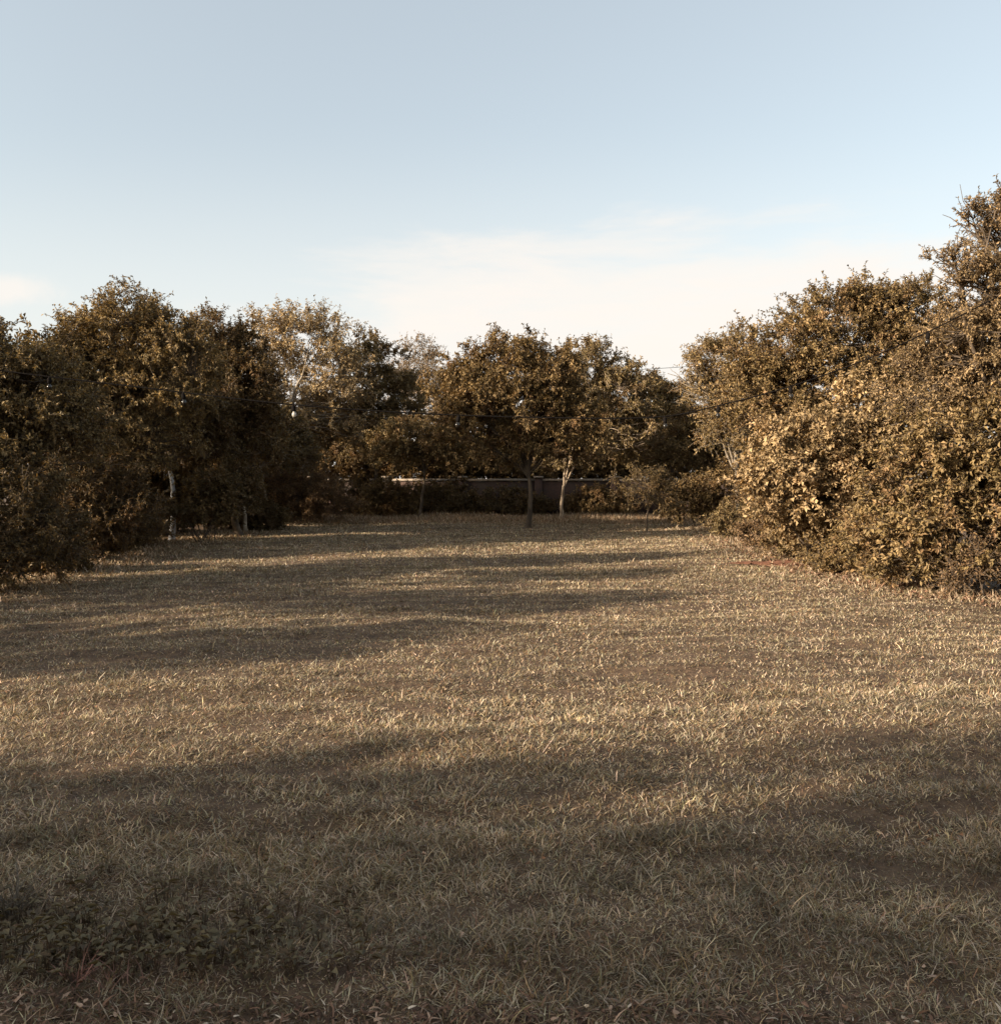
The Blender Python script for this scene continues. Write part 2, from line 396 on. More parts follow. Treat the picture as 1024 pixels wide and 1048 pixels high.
def weeds():
    r = np.random.default_rng(14); acc = Acc()
    nc = 460; cx = r.uniform(-3.0, -.35, nc) ; cy = 2.72 + np.abs(r.normal(0, .30, nc)) + .10 * (-cx - .4).clip(0, 3) * r.uniform(0, 1, nc)
    keep = r.uniform(0, 1, nc) < np.clip((-cx - .2) / 1.1, .15, 1); cx = cx[keep]; cy = cy[keep]; nc = len(cx)
    m = 6
    X = np.repeat(cx, m); Y = np.repeat(cy, m); n = len(X)
    a = r.uniform(0, 2 * pi, n); up = r.uniform(.15, 1.0, n)
    D = nrm(np.stack([np.cos(a), np.sin(a), up * .6], -1))
    h = r.uniform(.02, .095, n)
    P = np.stack([X + np.cos(a) * .015, Y + np.sin(a) * .015, terr(X, Y) + h], -1)
    N_ = nrm(np.stack([-np.cos(a) * .3 + r.normal(0, .3, n), -np.sin(a) * .3 + r.normal(0, .3, n), np.ones(n)], -1))
    L = r.uniform(.016, .046, n)
    V, tri = leaf_geo(P, D, N_, L, L * r.uniform(.45, .65, n), .25, .3)
    col = pick(r, n, [np.array([.120, .092, .050]), np.array([.155, .125, .072]), np.array([.085, .058, .033])], [.4, .3, .3]) * np.clip(r.normal(1, .2, (n, 1)), .5, 1.6)
    acc.add(V, [], tri, np.repeat(col, 4, 0))
    # stems
    A = np.stack([X, Y, terr(X, Y)], -1); PP = np.stack([A, P], 1); 
    tv, tq = tubes(PP, np.full((n, 2), .0012), 3)
    acc.add(tv, [tq], None, np.tile(np.array([[.09, .06, .04]]), (len(tv), 1)))
    tag(link('broadleaf_weeds', acc.mesh('weeds', M_LEAF)), 'low dull green broadleaf weeds in the near left corner of the grass', 'weeds', kind='stuff')
weeds()

# ------------------------------------------------------------------ trees and shrubs
def lobe(px, py, d, rx, rz, ry=None):
    c = at(px, py, d); k = d / F
    return (c, np.array([rx * k, (ry if ry else (rx + rz) / 2 * 1.0) * k, rz * k]))

G = dict(
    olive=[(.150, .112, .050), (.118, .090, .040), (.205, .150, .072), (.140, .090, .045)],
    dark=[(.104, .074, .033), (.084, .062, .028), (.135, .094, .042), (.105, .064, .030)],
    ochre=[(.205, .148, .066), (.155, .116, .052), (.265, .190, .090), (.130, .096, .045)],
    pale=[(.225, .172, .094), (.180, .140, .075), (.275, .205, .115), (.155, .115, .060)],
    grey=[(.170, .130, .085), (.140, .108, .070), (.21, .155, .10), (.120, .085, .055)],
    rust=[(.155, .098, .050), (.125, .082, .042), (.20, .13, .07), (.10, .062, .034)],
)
NTREE = [0]
def plant(name, label, cat, base, lobes, pal, clumps, leaf=.12, twigs=7, per=11, tw_len=.45, bark=M_BARK, tr_r=.10,
          fork=None, group=None, seed=None, shrub=False, spiky=0.0, limb_r=.5, forkpt=None, aspect=.5, lean=0, extra=None, nlimb=None):
    """base (x,y) on the ground; lobes = list of (centre, radii); clumps = number of leaf clumps"""
    NTREE[0] += 1
    leaf *= .84; per = int(per * 1.35); aspect *= .9
    r = np.random.default_rng(seed if seed is not None else 100 + NTREE[0])
    x0, y0 = base; B0 = np.array([x0, y0, float(terr(np.array(x0), np.array(y0))) - .05])
    root = empty(name, tuple(B0), label, cat, group)
    LC = np.array([l[0] for l in lobes]); LR = np.array([l[1] for l in lobes])
    wgt = (LR[:, 0] * LR[:, 2]) ** 1.0 * LR[:, 1] ** .5; wgt /= wgt.sum()
    # anchors
    n = clumps; li = r.choice(len(lobes), n, p=wgt)
    u = nrm(r.normal(0, 1, (n, 3))); u[:, 2] = np.where(u[:, 2] < (-.92 if shrub else -.55), -u[:, 2], u[:, 2])
    ph = r.uniform(0, 6.28, (len(lobes), 3))[li]
    bump = 1 + .13 * np.sin(u[:, 0] * 5 + ph[:, 0]) + .13 * np.sin(u[:, 2] * 6 + ph[:, 1]) + .10 * np.sin(u[:, 1] * 7 + ph[:, 2])
    rad = (r.uniform(.12, 1, n) ** .42) * bump
    A = LC[li] + u * rad[:, None] * LR[li]
    A[:, 2] = np.maximum(A[:, 2], .10 + r.uniform(0, .15, n))
    # a few clumps poke out beyond the outline
    po = r.uniform(0, 1, n) < .08
    A[po] += nrm(u[po] + np.array([0, 0, .5])) * r.uniform(.15, .62, (po.sum(), 1)) * (LR[li][po].mean(1, keepdims=True) * .35)
    # trunk and limbs
    top = LC[:, 2].max(); cz = (LC * wgt[:, None]).sum(0)
    FP = np.array(forkpt) if forkpt is not None else np.array([x0 * .8 + cz[0] * .2, y0 * .8 + cz[1] * .2, B0[2] + (fork if fork else (.25 if shrub else max(.9, cz[2] * .45)))])
    acc = Acc(); dum = lambda V: np.zeros((len(V), 3))
    if not shrub:
        P = curve(B0[None], FP[None], 9, np.array([[r.normal(0, .04), 0, 0]]) * np.linalg.norm(FP - B0) + lean, .012, r)
        t = np.linspace(0, 1, 9); R = tr_r * (1 - .35 * t + .45 * np.exp(-t * 9))[None]; R[0, -1] *= .35
        V, q = tubes(P, R, 10); acc.add(V, [q], None, dum(V))
    nl = nlimb or max(len(lobes) * (2 if not shrub else 3), 7)
    tl = np.arange(nl) % len(lobes)
    T = LC[tl] + nrm(r.normal(0, 1, (nl, 3))) * LR[tl] * r.uniform(.15, .7, (nl, 1)); T[:, 2] = np.maximum(T[:, 2], FP[2] + .1)
    S0 = np.repeat(FP[None], nl, 0)
    if shrub: S0 = S0 + np.stack([r.normal(0, .35, nl) * LR[:, 0].mean() * .5, r.normal(0, .2, nl), np.full(nl, -.28)], -1)
    KL = 9
    LP = curve(S0, T, KL, np.stack([T[:, 0] * 0, T[:, 0] * 0, np.linalg.norm(T - S0, axis=1) * r.uniform(-.03, .10, nl)], -1), .025, r)
    t = np.linspace(0, 1, KL)[None]
    LRd = (tr_r * limb_r * r.uniform(.6, 1.1, (nl, 1))) * (1 - .78 * t)
    if not shrub: LP[:, 0, 2] -= r.uniform(.0, .3, nl) * min(1, tr_r * 6)
    V, q = tubes(LP, LRd, 7); acc.add(V, [q], None, dum(V))
    # branches: nearest limb point below -> anchor
    pts = LP[:, 2:].reshape(-1, 3); pr = LRd[:, 2:].reshape(-1)
    dd = np.linalg.norm(A[:, None] - pts[None], axis=2) + .8 * np.maximum(pts[None, :, 2] - A[:, None, 2], 0)
    j = dd.argmin(1)
    BP = curve(pts[j], A, 6, np.stack([A[:, 0] * 0, A[:, 0] * 0, np.linalg.norm(A - pts[j], axis=1) * r.uniform(-.12, .08, n)], -1), .05, r)
    br = np.minimum(pr[j] * .7, .012 + .010 * np.linalg.norm(A - pts[j], axis=1))
    BR = br[:, None] * (1 - .65 * np.linspace(0, 1, 6)[None])
    V, q = tubes(BP, BR, 4); acc.add(V, [q], None, dum(V))
    # twigs
    nt_ = n * twigs; ai = np.repeat(np.arange(n), twigs)
    outw = nrm(A - (LC[li] * .8 + cz * .2)); 
    td = nrm(outw[ai] * (.75 + spiky) + r.normal(0, .72 * (1 - .3 * spiky), (nt_, 3)) + np.array([0, 0, .18]))
    tlg = tw_len * r.uniform(.45, 1.25, nt_)
    TA = A[ai] - outw[ai] * .0; TB = TA + td * tlg[:, None]
    TP = curve(TA, TB, 4, np.stack([tlg * 0, tlg * 0, tlg * r.uniform(-.05, .14, nt_)], -1), .04, r)
    TP[:, :, 2] = np.maximum(TP[:, :, 2], .04)
    V, q = tubes(TP, np.linspace(.0065, .003, 4)[None] * np.ones((nt_, 1)) * (1 + leaf * 3), 3); acc.add(V, [q], None, dum(V))
    if extra:
        for (pa, pb, r0) in extra:
            pa = np.array(pa); pb = np.array(pb); Pz = curve(pa[None], pb[None], 9, np.array([[0, 0, .06 * np.linalg.norm(pb - pa)]]), .02, r)
            V, q = tubes(Pz, r0 * (1 - .75 * np.linspace(0, 1, 9))[None], 6); acc.add(V, [q], None, dum(V))
            for s_ in range(7):
                f = r.integers(3, 8); v0 = Pz[0, f]; v1 = v0 + nrm((pb - pa)[None])[0] * r.uniform(.2, .5) + r.normal(0, .22, 3)
                V, q = tubes(curve(v0[None], v1[None], 5, np.zeros((1, 3)), .04, r), np.linspace(r0 * .35, r0 * .12, 5)[None], 4); acc.add(V, [q], None, dum(V))
    me = acc.mesh(name + ('_stems' if shrub else '_trunk'), bark); me.shade_smooth()
    link('stems' if shrub else 'trunk', me, root).matrix_parent_inverse = mathutils.Matrix.Translation(-mathutils.Vector(B0))
    # leaves along twigs
    tt = np.tile(np.linspace(.12, 1.0, per), nt_) + r.normal(0, .04, nt_ * per); tt = np.clip(tt, 0, 1)
    ti = np.repeat(np.arange(nt_), per); N = len(ti)
    s3 = tt * 3; k0 = np.minimum(s3.astype(int), 2); fr = (s3 - k0)[:, None]
    LPs = TP[ti, k0] * (1 - fr) + TP[ti, k0 + 1] * fr
    tdir = nrm(TP[ti, k0 + 1] - TP[ti, k0])
    side = nrm(np.cross(tdir, r.normal(0, 1, (N, 3))))
    D = nrm(tdir * r.uniform(.1, .9, (N, 1)) + side * .9 + r.normal(0, .25, (N, 3)) + np.array([0, 0, -.12]))
    Nn = nrm(r.normal(0, .55, (N, 3)) + np.array([0, 0, .75]) + outw[ai[ti]] * .35)
    L = leaf * r.uniform(.55, 1.2, N)
    V, tri = leaf_geo(LPs, D, Nn, L, L * aspect * r.uniform(.75, 1.2, N), .3, .18)
    pc = np.array(G[pal]) * np.array([1.22, 1.13, 1.10]) * (1 + r.normal(0, .08)) * (1 + np.clip(r.normal(0, 1), -1, 1) * np.array([.03, -.01, -.04]))
    cc = pc[r.choice(len(pc), n, p=[.4, .25, .2, .15])][ai[ti]] * np.clip(r.normal(1, .16, (n, 1)), .6, 1.5)[ai[ti]]
    lf = pc[r.choice(len(pc), N)]
    col = (cc * .65 + lf * .35) * np.clip(r.normal(1, .22, (N, 1)), .45, 1.8)
    me = make_mesh(name + '_leaves', V, [tri], M_LEAF, np.repeat(col, 4, 0))
    link('foliage' if shrub else 'crown', me, root).matrix_parent_inverse = mathutils.Matrix.Translation(-mathutils.Vector(B0))
    return root

gx = lambda px, d: (px - 512) / F * d
TL = 'trees along the left edge of the field'; TR = 'trees along the right edge of the field'; TF = 'trees at the far end of the field'
SH = 'low shrubs round the field'; TB = 'trees beyond the boundary wall'

# --- left side, near to far
plant('broadleaf_tree', 'dense brown tree cut by the left edge of the picture, nearest of its row', 'tree', (-8.2, 14.2),
      [lobe(15, 402, 14, 58, 56), lobe(-60, 415, 14, 85, 80), lobe(45, 440, 14.5, 55, 60), lobe(0, 470, 14, 85, 60), lobe(-90, 480, 13.5, 80, 70)],
      'ochre', 720, leaf=.085, tw_len=.34, group=TL)
plant('shrub', 'dark tangled shrub spilling onto the grass at the left edge of the picture', 'shrub', (-7.9, 12.9),
      [lobe(5, 530, 13, 70, 55), lobe(-60, 540, 12.7, 70, 70), lobe(48, 548, 13.8, 42, 38), lobe(-5, 572, 12.6, 48, 30)],
      'dark', 430, leaf=.07, tw_len=.30, shrub=True, tr_r=.05, group=SH)
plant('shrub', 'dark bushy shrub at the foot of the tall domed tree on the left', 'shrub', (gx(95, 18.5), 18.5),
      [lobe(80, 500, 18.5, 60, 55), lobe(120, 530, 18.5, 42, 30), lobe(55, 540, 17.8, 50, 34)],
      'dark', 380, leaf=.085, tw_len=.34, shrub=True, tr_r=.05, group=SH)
plant('broadleaf_tree', 'tall domed tree with sunlit ochre top, highest of the left row', 'tree', (gx(110, 21), 21.2),
      [lobe(135, 350, 21, 58, 50), lobe(80, 385, 21, 55, 52), lobe(180, 385, 21, 45, 60), lobe(120, 430, 21, 85, 55), lobe(60, 430, 20.5, 55, 60), lobe(125, 462, 21, 55, 36)],
      'ochre', 900, leaf=.10, tw_len=.42, tr_r=.13, group=TL)
plant('white_trunk_tree', 'dark leafed tree with a whitewashed lower trunk showing through the left foliage', 'tree', (gx(175, 24), 24),
      [lobe(185, 430, 24.6, 50, 42), lobe(150, 440, 24.8, 40, 36), lobe(205, 462, 24.8, 36, 26)],
      'dark', 300, leaf=.12, tw_len=.42, bark=M_BARKW, tr_r=.075, forkpt=at(174, 470, 24.2), group=TL)
plant('broadleaf_tree', 'dark shaded tree right of the domed tree, with a low skirt of leaves', 'tree', (gx(240, 26), 26.5),
      [lobe(225, 378, 26.5, 46, 48), lobe(252, 405, 26, 36, 48), lobe(215, 430, 26, 48, 48), lobe(250, 455, 26, 38, 34)],
      'dark', 520, leaf=.12, tw_len=.46, tr_r=.11, group=TL)
plant('shrub', 'low dark shrub beside the whitewashed trunk on the left', 'shrub', (gx(212, 24), 23.6),
      [lobe(216, 512, 23.6, 26, 22), lobe(180, 522, 23.2, 13, 9), lobe(242, 502, 24.6, 26, 20)], 'dark', 160, leaf=.12, tw_len=.40, shrub=True, tr_r=.04, group=SH)
plant('slender_tree', 'slender tree with a pale thin trunk under the dark left canopy', 'tree', (gx(251, 29), 29),
      [lobe(255, 440, 29.3, 30, 28), lobe(270, 458, 29.5, 26, 20)], 'olive', 120, leaf=.14, tw_len=.42, bark=M_BARKP, tr_r=.06, forkpt=at(247, 474, 29), group=TL)
plant('slender_tree', 'thin leaning young tree right of the pale thin trunk', 'tree', (gx(275, 31), 31),
      [lobe(285, 455, 31.5, 30, 28), lobe(300, 470, 31.5, 26, 18)], 'olive', 110, leaf=.14, tw_len=.42, bark=M_BARKG, tr_r=.055, forkpt=at(266, 478, 31), group=TL)
plant('shrub', 'spiky low shrub at the far left corner of the field', 'shrub', (gx(315, 35), 35),
      [lobe(310, 500, 35, 38, 26), lobe(335, 515, 34.6, 24, 15)], 'rust', 170, leaf=.15, tw_len=.5, shrub=True, spiky=.8, aspect=.28, tr_r=.04, group=SH)
# --- far end
plant('sparse_tree', 'airy half bare tree with pale forked branches and tan leaves against the sky', 'tree', (gx(295, 40), 40.5),
      [lobe(315, 350, 40, 42, 34), lobe(270, 355, 40, 34, 30), lobe(345, 385, 40, 38, 40), lobe(290, 395, 40.5, 40, 32), lobe(330, 430, 40.5, 50, 34)],
      'pale', 470, leaf=.16, tw_len=.6, twigs=6, per=8, bark=M_BARKG, tr_r=.13, forkpt=at(290, 437, 39.5), group=TF,
      extra=[(at(290, 437, 39), at(268, 350, 38.5), .07), (at(290, 437, 39), at(318, 360, 38.5), .08)])
plant('broadleaf_tree', 'greenish topped tree between the airy pale tree and the grey twiggy tree', 'tree', (gx(385, 43), 43),
      [lobe(382, 375, 43, 30, 32), lobe(362, 400, 43, 34, 36), lobe(400, 415, 43, 38, 40), lobe(370, 445, 42.5, 48, 32), lobe(415, 455, 42.5, 40, 28)],
      'olive', 400, leaf=.17, tw_len=.55, group=TF, tr_r=.12)
plant('sparse_tree', 'grey brown twiggy tree with thin foliage left of the central tree', 'tree', (gx(432, 49), 49.2),
      [lobe(430, 382, 49, 34, 34), lobe(445, 415, 49, 34, 36), lobe(415, 410, 49, 28, 30)],
      'grey', 240, leaf=.16, tw_len=.7, twigs=7, per=6, bark=M_BARKG, tr_r=.13, group=TB)
plant('broadleaf_tree', 'low crowned tree with a dark thin forked trunk left of the central tree', 'tree', (gx(428, 38), 38.2),
      [lobe(430, 455, 38, 40, 26), lobe(460, 462, 38.3, 36, 26), lobe(400, 468, 38.5, 32, 22)], 'olive', 240, leaf=.16, tw_len=.5, tr_r=.07, forkpt=at(434, 482, 38), group=TF)
plant('spreading_tree', 'broad spreading central tree with a straight dark trunk on open grass', 'tree', (gx(540, 31.5), 31.5),
      [lobe(520, 382, 31.5, 50, 36), lobe(480, 405, 31.5, 38, 38), lobe(562, 395, 31.5, 42, 36), lobe(520, 425, 31.5, 75, 38), lobe(470, 440, 31.5, 32, 28), lobe(580, 440, 31.5, 40, 32), lobe(540, 462, 31.5, 58, 22)],
      'olive', 780, leaf=.14, tw_len=.46, tr_r=.10, forkpt=at(541, 484, 31.5), group=TF, limb_r=.55)
plant('pale_trunk_tree', 'round crowned tree with a smooth pale forked trunk right of the central tree', 'tree', (gx(574, 38), 38),
      [lobe(600, 395, 38.5, 42, 38), lobe(640, 408, 38.5, 40, 36), lobe(610, 440, 38.5, 55, 34), lobe(572, 440, 38.2, 36, 32), lobe(655, 445, 38.5, 34, 32), lobe(585, 474, 38, 40, 13)],
      'olive', 620, nlimb=4, leaf=.16, tw_len=.5, bark=M_BARKD, tr_r=.085, forkpt=at(577, 494, 38), group=TF, limb_r=.62)
plant('young_tree', 'small thin sapling with a sparse low crown on the grass before the wall', 'tree', (gx(662, 29), 29),
      [lobe(655, 500, 29, 26, 18), lobe(672, 510, 29, 18, 16)], 'dark', 75, leaf=.10, tw_len=.38, twigs=6, per=7, bark=M_BARK, tr_r=.03, forkpt=at(663, 520, 29), group=TF)
plant('broadleaf_tree', 'dull green tree at the gap of sky right of the pale trunked tree', 'tree', (gx(690, 42), 42),
      [lobe(668, 415, 42, 30, 30), lobe(690, 440, 42, 34, 34), lobe(660, 460, 42, 38, 26)], 'olive', 280, leaf=.17, tw_len=.52, tr_r=.11, group=TF)
plant('broadleaf_tree', 'dark tree in shade behind the tip of the right hand row', 'tree', (gx(725, 35), 35),
      [lobe(720, 455, 35, 42, 40), lobe(690, 475, 35, 32, 24), lobe(750, 470, 34, 36, 44)], 'dark', 320, leaf=.15, tw_len=.48, tr_r=.10, forkpt=at(722, 497, 35), group=TF)
plant('shrub', 'dark rounded shrub in shade below the far right trees', 'shrub', (gx(715, 31), 31.3),
      [lobe(715, 512, 31, 38, 22), lobe(745, 505, 30, 30, 32)], 'dark', 170, leaf=.13, tw_len=.42, shrub=True, tr_r=.04, group=SH)
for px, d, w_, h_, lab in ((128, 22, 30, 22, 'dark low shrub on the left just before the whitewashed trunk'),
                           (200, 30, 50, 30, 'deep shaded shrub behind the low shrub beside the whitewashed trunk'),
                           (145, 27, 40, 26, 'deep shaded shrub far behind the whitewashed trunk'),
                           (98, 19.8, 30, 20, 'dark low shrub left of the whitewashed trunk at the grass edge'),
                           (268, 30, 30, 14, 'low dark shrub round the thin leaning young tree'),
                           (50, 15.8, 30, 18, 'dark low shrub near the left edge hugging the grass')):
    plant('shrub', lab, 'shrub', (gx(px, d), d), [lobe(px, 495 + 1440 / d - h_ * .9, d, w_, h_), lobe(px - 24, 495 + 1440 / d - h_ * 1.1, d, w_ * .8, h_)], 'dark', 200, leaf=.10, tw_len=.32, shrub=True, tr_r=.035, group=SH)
for px, d, w_, h_, lab in ((760, 25, 34, 16, 'olive low shrub at the foot of the far end of the right row'),
                           (830, 18.2, 40, 20, 'olive low shrub filling the foot of the right row')):
    plant('shrub', lab, 'shrub', (gx(px, d) + .3, d), [lobe(px, 495 + 1440 / d - h_ * .9, d, w_, h_), lobe(px + 30, 495 + 1440 / d - h_ * 1.2, d, w_ * .8, h_)], 'olive', 220, leaf=.09, tw_len=.30, shrub=True, tr_r=.035, group=SH)
for px, d, w_, lab in ((350, 48.6, 44, 'dark bush beyond the wall behind the airy pale tree'), (425, 48.4, 44, 'dark bush beyond the wall behind the thin forked trunk'),
                       (500, 48.6, 44, 'dark bush beyond the wall left of the central trunk'), (575, 48.4, 44, 'dark bush beyond the wall behind the smooth pale trunk'), (650, 48.6, 46, 'dark bush beyond the wall behind the sapling')):
    plant('shrub', lab, 'shrub', (gx(px, d), d), [lobe(px, 474, d, w_, 17), lobe(px - 22, 482, d, w_ * .7, 12), lobe(px + 22, 483, d, w_ * .7, 12)], 'dark', 260, leaf=.18, tw_len=.42, shrub=True, tr_r=.04, group='bushes beyond the boundary wall')
# undergrowth in front of the wall
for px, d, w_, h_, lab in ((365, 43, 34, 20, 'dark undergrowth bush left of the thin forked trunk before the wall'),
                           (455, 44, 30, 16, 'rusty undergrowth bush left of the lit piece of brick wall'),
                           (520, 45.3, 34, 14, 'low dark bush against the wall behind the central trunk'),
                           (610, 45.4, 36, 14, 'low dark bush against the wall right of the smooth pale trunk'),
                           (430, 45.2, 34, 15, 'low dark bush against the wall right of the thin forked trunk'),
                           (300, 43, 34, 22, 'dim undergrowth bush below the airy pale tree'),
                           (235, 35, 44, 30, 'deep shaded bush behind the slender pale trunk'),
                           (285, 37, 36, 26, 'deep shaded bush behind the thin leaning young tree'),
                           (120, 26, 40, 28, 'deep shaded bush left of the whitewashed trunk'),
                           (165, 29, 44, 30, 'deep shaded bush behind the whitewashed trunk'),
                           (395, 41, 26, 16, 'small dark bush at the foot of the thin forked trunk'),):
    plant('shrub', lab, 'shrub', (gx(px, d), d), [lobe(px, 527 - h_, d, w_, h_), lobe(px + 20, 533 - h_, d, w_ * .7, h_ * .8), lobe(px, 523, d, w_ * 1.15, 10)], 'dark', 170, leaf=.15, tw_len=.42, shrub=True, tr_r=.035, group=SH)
# beyond the wall
for px, d, top_, w_, pal, lab in ((245, 52, 400, 60, 'olive', 'hazy tree beyond the wall behind the dark left trees'),
                                  (340, 54, 405, 60, 'dark', 'dim tree beyond the wall behind the airy pale tree'),
                                  (500, 53, 398, 60, 'dark', 'tree beyond the wall behind the central spreading tree'),
                                  (600, 55, 412, 60, 'dark', 'tree beyond the wall behind the pale trunked tree'),
                                  (715, 56, 425, 60, 'olive', 'low tree beyond the wall below the gap of sky'),
                                  (820, 54, 400, 70, 'olive', 'tree beyond the wall hidden by the big right tree')):
    plant('broadleaf_tree', lab, 'tree', (gx(px, d), d), [lobe(px, top_ + 32, d, w_ * .8, 32), lobe(px - w_ * .5, top_ + 48, d, w_ * .55, 28), lobe(px + w_ * .55, top_ + 46, d, w_ * .5, 30), lobe(px, 474, d, w_ * 1.15, 30)],
          pal, 480, leaf=.22, tw_len=.65, tr_r=.13, group=TB)
# --- right side
plant('sparse_tree', 'thin grey green tree with a bare branch at the far end of the right row', 'tree', (gx(755, 29.5), 29.5),
      [lobe(742, 372, 29.5, 34, 28), lobe(722, 400, 29.5, 24, 26), lobe(755, 410, 29.5, 34, 36), lobe(745, 445, 29.5, 30, 30)],
      'olive', 360, leaf=.12, tw_len=.46, per=9, bark=M_BARKG, tr_r=.10, group=TR,
      extra=[(at(750, 425, 29), at(683, 383, 28.8), .04), (at(752, 440, 29), at(695, 398, 28.8), .035)])
plant('broadleaf_tree', 'big round topped olive tree, main mass of the right row', 'tree', (gx(880, 21.5), 21.5),
      [lobe(870, 338, 21.5, 62, 50), lobe(808, 365, 21.5, 52, 40), lobe(925, 345, 21.5, 50, 52), lobe(790, 415, 21.5, 48, 48), lobe(870, 410, 21.5, 85, 50), lobe(950, 400, 21, 60, 60), lobe(820, 460, 21.5, 50, 40)],
      'olive', 1050, leaf=.105, tw_len=.42, tr_r=.15, group=TR)
plant('broadleaf_shrub', 'sunlit shrub with large rounded leaves hanging over the grass on the right', 'shrub', (gx(840, 16.8), 16.8),
      [lobe(830, 470, 16.8, 62, 48), lobe(800, 500, 16.5, 38, 38), lobe(865, 505, 16.8, 60, 50), lobe(890, 450, 17, 60, 50), lobe(840, 540, 17, 45, 25)],
      'pale', 560, leaf=.118, tw_len=.36, aspect=.58, shrub=True, tr_r=.07, group=SH)
plant('broadleaf_shrub', 'leafy shrub reaching the ground at the right edge of the picture', 'shrub', (gx(950, 13.4), 13.4),
      [lobe(940, 505, 13.4, 58, 60), lobe(990, 470, 13.4, 62, 62), lobe(925, 555, 13.2, 48, 38), lobe(1000, 555, 12.9, 62, 42), lobe(1075, 500, 12.8, 75, 85)],
      'olive', 640, leaf=.10, tw_len=.34, aspect=.5, shrub=True, tr_r=.07, group=SH)
plant('feathery_tree', 'tallest tree at the right edge, with feathery branches reaching into the sky', 'tree', (gx(1060, 13), 13.6),
      [lobe(1040, 262, 13.4, 42, 50), lobe(1000, 300, 13.4, 34, 34), lobe(1010, 360, 13.6, 55, 55), lobe(1075, 330, 13.6, 60, 80), lobe(960, 400, 14, 45, 42), lobe(1040, 420, 13.8, 70, 60), lobe(968, 268, 13.4, 22, 8), lobe(1002, 232, 13.4, 20, 16), lobe(1030, 218, 13.4, 20, 20)],
      'pale', 980, leaf=.065, tw_len=.32, aspect=.45, spiky=.3, tr_r=.12, group=TR,
      extra=[(at(1040, 330, 13.4), at(955, 264, 13.4), .03), (at(1050, 300, 13.4), at(985, 225, 13.4), .03)])
plant('shrub', 'rusty scrubby shrub at the base of the right hand row', 'shrub', (gx(790, 21.5), 21.5),
      [lobe(785, 540, 21.5, 26, 18), lobe(805, 548, 20.5, 22, 14)], 'rust', 120, leaf=.09, tw_len=.34, shrub=True, tr_r=.03, group=SH)
plant('broadleaf_shrub', 'olive shrub between the two big right shrubs, low against the grass', 'shrub', (gx(905, 15.2), 15.6),
      [lobe(895, 555, 15.3, 40, 30), lobe(865, 572, 15.6, 30, 18), lobe(930, 575, 14.6, 36, 20)], 'olive', 260, leaf=.08, tw_len=.28, shrub=True, tr_r=.03, group=SH)
plant('shrub', 'small dry shrub with thin stems at the lower right edge of the foliage', 'shrub', (gx(1010, 12.4), 12.4),
      [lobe(1005, 580, 12.4, 32, 22), lobe(975, 588, 12.5, 20, 14)], 'rust', 60, leaf=.06, tw_len=.28, per=6, twigs=5, shrub=True, bark=M_BARK, tr_r=.03, group=SH)
# --- out of the picture: the trees behind and beside the camera whose shade lies on the near grass
def shade_tree(x, y, h, rx, n, lab, pal='olive'):
    c = np.array([x, y, h - rx * .75])
    plant('broadleaf_tree', lab, 'tree', (x, y), [(c, np.array([rx, rx * .8, rx * .75])), (c + np.array([-rx * .6, .3, -rx * .45]), np.array([rx * .7, rx * .7, rx * .6])), (c + np.array([rx * .6, -.2, -rx * .5]), np.array([rx * .7, rx * .7, rx * .6])),
          (np.array([x, y, h * .3]), np.array([rx * .9, rx * .7, h * .28]))], pal, n, leaf=.26, tw_len=.6, twigs=6, per=8, tr_r=.15, group='trees beyond the left edge')
for x, y, h, rx, n, lab in ((-11.6, -10.3, 6.4, 1.9, 230, 'tree outside the picture left of the viewpoint, first of a row'),
                            (-12.2, -7.8, 6.2, 1.9, 230, 'tree outside the picture left of the viewpoint, second of a row'),
                            (-11.8, -5.6, 6.0, 1.9, 230, 'tree outside the picture left of the viewpoint, third of a row'),
                            (-12.0, -3.0, 5.3, 1.8, 210, 'tree outside the picture left of the viewpoint, fourth of a row'),
                            (-11.6, -0.5, 3.5, 1.1, 120, 'small tree outside the picture left of the viewpoint, end of a row'),
                            (-12.0, 3.9, 3.6, 0.7, 45, 'slim young tree outside the picture beyond the left edge, first'),
                            (-11.5, 6.0, 4.3, 0.65, 50, 'slim young tree outside the picture beyond the left edge, second'),
                            (-12.2, 7.4, 3.9, 0.8, 50, 'slim young tree outside the picture beyond the left edge, third'),
                            (-11.6, 9.2, 4.8, 0.75, 60, 'slim young tree outside the picture beyond the left edge, fourth'),
                            (-15.0, 19.0, 6.4, 2.6, 380, 'tree hidden behind the left row, behind the domed tree'),
                            (-12.6, 27.0, 6.2, 2.7, 380, 'tree hidden behind the dark shaded left tree'),
                            (-12.6, 32.5, 6.8, 2.9, 400, 'tree behind the left row beyond the slender trunks'),
                            (-14.0, 38.0, 7.2, 3.0, 400, 'tree at the far left corner behind the spiky shrub')):
    shade_tree(x, y, h, rx, n, lab)

